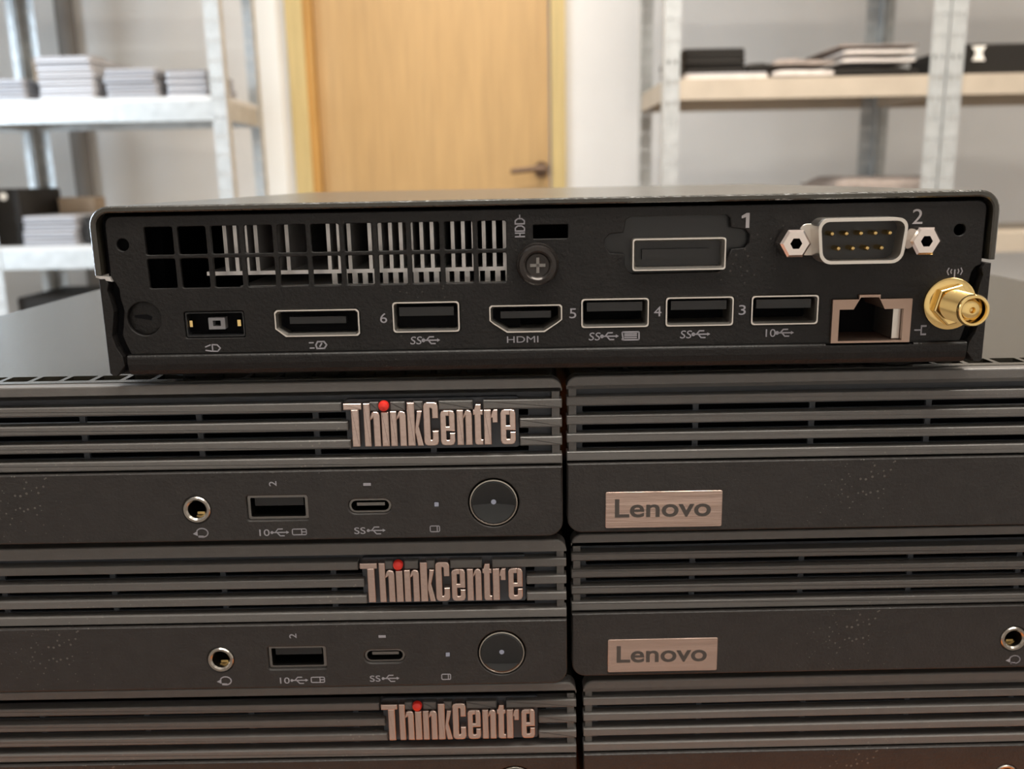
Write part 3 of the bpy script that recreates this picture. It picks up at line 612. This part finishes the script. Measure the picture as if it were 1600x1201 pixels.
# nine pin serial port
def dsh(x0, x1, z0, z1, r, sk):   # D outline
    p = rrect(x0, z0, x1, z1, r, 5); return [(x + (sk*(z1-z)/(z1-z0))*(1 if x < (x0+x1)/2 else -1), z) for x, z in p]
cxs, czs = 150.9, 25.3
s = MB(); s.prism_y(rrect(cxs-10.6, czs-3.0, cxs+10.6, czs+3.2, 1.5, 5), .55, .9, .1)
s.ring_y(dsh(cxs-8.7, cxs+8.7, czs-4.35, czs+4.35, 2.1, .8), dsh(cxs-8.1, cxs+8.1, czs-3.75, czs+3.75, 1.7, .75), -4.6, .85)
s = s.build('serial_port', M['nickel'], T)
MB().prism_y(dsh(cxs-8.1, cxs+8.1, czs-3.75, czs+3.75, 1.7, .75), -.6, .4).build('insulator', M['blackplastic'], s)
for row, n, z in ((0, 5, czs+1.42), (1, 4, czs-1.42)):
    for i in range(n):
        x = cxs+(i-(n-1)/2)*2.77
        q = MB(); q.lathe_y(x, z, [(.5, -.5), (.5, -3.3), (.3, -3.7), (.02, -3.8)], 12); q.build('pin', M['gold'], s)
for dx in (-12.5, 12.5):
    hx = [(cxs+dx+3.0*math.cos(math.radians(a)), czs-.3+3.0*math.sin(math.radians(a))) for a in range(0, 360, 60)]
    hi = [(cxs+dx+1.15*math.cos(math.radians(a)), czs-.3+1.15*math.sin(math.radians(a))) for a in range(0, 360, 60)]
    hm = [(cxs+dx+2.5*math.cos(math.radians(a)), czs-.3+2.5*math.sin(math.radians(a))) for a in range(0, 360, 60)]
    q = MB(); q.sect([[(x, .2, z) for x, z in hx], [(x, -3.6, z) for x, z in hx], [(x, -4.1, z) for x, z in hm], [(x, -4.1, z) for x, z in hi], [(x, 0, z) for x, z in hi]], caps=False)
    q.build('hex_nut', M['steel'], s)
    MB().prism_y(circ(cxs+dx, czs-.3, 1.2, 16), -1.2, -.8).build('thread_hole', M['black'], s)
# gold antenna connector
ax, az = 171.0, 12.2
a = MB(); a.lathe_y(ax, az, [(5.2, .9), (5.2, .3), (4.9, .1), (3.6, .1)], 36); a = a.build('antenna_connector', M['gold'], T)
hx = [(ax+4.2*math.cos(math.radians(t+15)), az+4.2*math.sin(math.radians(t+15))) for t in range(0, 360, 60)]
MB().prism_y(hx, -1.9, .2, .3).build('hex_nut', M['gold'], a)
pr = [(3.1, 0.2)]
y = -1.9
while y > -8.6: pr += [(3.1, y), (2.78, y-.25), (3.1, y-.5)]; y -= .5
pr += [(3.1, -9.2), (2.85, -9.6), (2.45, -9.6), (2.35, -9.2), (2.35, -6.5), (2.0, -6.4), (1.9, -8.6), (1.3, -8.9), (.6, -8.9), (.45, -8.0), (.02, -7.8)]
q = MB(); q.lathe_y(ax, az, pr, 32); q.build('threaded_barrel', M['gold'], a)
# lock slot: round punched disc
q = MB(); q.lathe_y(8.6, 11.9, [(3.7, 2.3), (3.5, 1.9), (3.1, 1.75), (.02, 1.75)], 32); q = q.build('lock_slot', M['sheet'], T)
MB().prism_y([(6.4, 12.1), (9.8, 11.5), (10.0, 12.2), (9.0, 12.7), (6.5, 12.6)], 1.6, 1.8).build('slot', M['black'], q)
# printed marks on the rear panel
y1, y0 = .9, .85
MB().prism_y([(129.75, 27.9), (130.45, 27.9), (130.45, 30.8), (129.85, 30.8), (128.9, 30.25), (128.9, 29.75), (129.75, 30.0)], y0, y1).build('port_number', M['printb'], T)
merge('port_number', [text_mesh('2', 163.4, 29.5, 2.9, 2.0, y1)], M['printb'], T)
tm = [text_mesh('6', 57.3, 11.2, 2.0, 1.4, y1), text_mesh('5', 95.6, 11.5, 2.0, 1.4, y1), text_mesh('4', 112.7, 11.6, 2.0, 1.5, y1), text_mesh('3', 129.7, 11.6, 2.0, 1.4, y1),
      text_mesh('SS', 63.7, 6.5, 1.6, 2.4, y1, shear=.15), text_mesh('SS', 100.0, 6.7, 1.6, 2.4, y1, shear=.15), text_mesh('SS', 118.5, 6.8, 1.6, 2.4, y1, shear=.15), text_mesh('10', 135.6, 6.8, 1.6, 2.0, y1),
      text_mesh('HDMI', 85.4, 6.35, 1.3, 6.4, y1)]
ks = []
def nk(): ks.append(MB()); return ks[-1]
for x, z in ((65.2, 6.5), (101.5, 6.7), (120.0, 6.8), (136.9, 6.8)): k = nk(); usb_trident(k, x, z, 2.9, y0, y1, .26)
k = nk(); k.stroke(rrect(105.6, 5.9, 109.0, 7.5, .2, 2)+[(105.8, 5.9)], .3, y0, y1)
for z in (6.35, 6.75, 7.1): k.stroke([(106.1, z), (108.5, z)], .25, y0, y1)
k = nk(); k.stroke([(22.0, 6.3), (22.0, 5.0), (23.0, 4.95), (23.6, 5.6), (23.0, 6.3), (22.0, 6.35)], .25, y0, y1); k.stroke([(20.6, 5.9), (21.6, 6.3)], .25, y0, y1); k.stroke([(20.6, 5.2), (21.8, 5.0)], .25, y0, y1)
k = nk(); k.stroke([(43.4, 5.2), (44.9, 5.2), (45.4, 5.9), (44.9, 6.6), (43.6, 6.6), (43.2, 5.9), (43.4, 5.2)], .3, y0, y1); k.stroke([(44.0, 5.6), (44.4, 6.2)], .3, y0, y1); k.stroke([(41.9, 6.4), (42.7, 6.4)], .25, y0, y1); k.stroke([(42.0, 5.3), (42.8, 5.3)], .25, y0, y1)
k = nk(); k.stroke([(164.6, 6.9), (165.9, 6.9)], .25, y0, y1); k.stroke([(165.9, 6.0), (165.9, 7.7)], .25, y0, y1); k.stroke([(165.9, 7.7), (166.8, 7.7)], .35, y0, y1); k.stroke([(165.9, 6.0), (166.8, 6.0)], .35, y0, y1)
k = nk()
for dx, hh in ((-1.5, 1.3), (-.8, .8), (.8, .8), (1.5, 1.3)): k.stroke([(171.6+dx*.8, 18.6-hh/2), (171.6+dx, 18.6), (171.6+dx*.8, 18.6+hh/2)], .2, y0, y1)
k.stroke([(171.6, 17.3), (171.6, 18.9)], .25, y0, y1)
# rotated drive mark left of the screw
zb = 27.0
k = nk(); k.stroke([(84.3, zb), (86.1, zb)], .25, y0, y1); k.stroke([(84.3, zb+.7), (86.1, zb+.7)], .25, y0, y1); k.stroke([(85.2, zb), (85.2, zb+.7)], .25, y0, y1)
k.stroke([(84.3, zb+1.1), (86.1, zb+1.1), (86.1, zb+1.7), (85.6, zb+2.1), (84.8, zb+2.1), (84.3, zb+1.7), (84.3, zb+1.1)], .25, y0, y1)
k.stroke([(84.3, zb+2.5), (86.1, zb+2.5), (86.1, zb+3.1), (85.6, zb+3.5), (84.8, zb+3.5), (84.3, zb+3.1), (84.3, zb+2.5)], .25, y0, y1); k.stroke([(85.2, zb+3.5), (85.2, zb+4.2)], .25, y0, y1)
for me in tm: merge('port_mark', [me], M['print'], T)
for k in ks: k.build('port_symbol', M['print'], T)
for x, y in ((14, 14), (165, 14), (14, 168), (165, 168)):
    f = MB(); f.sect([[(x+5*math.cos(a), y+5*math.sin(a), z) for a in [q*math.pi/8 for q in range(16)]] for z in (-1.9, 0.25)]); f.build('rubber_foot', M['rubber'], T)
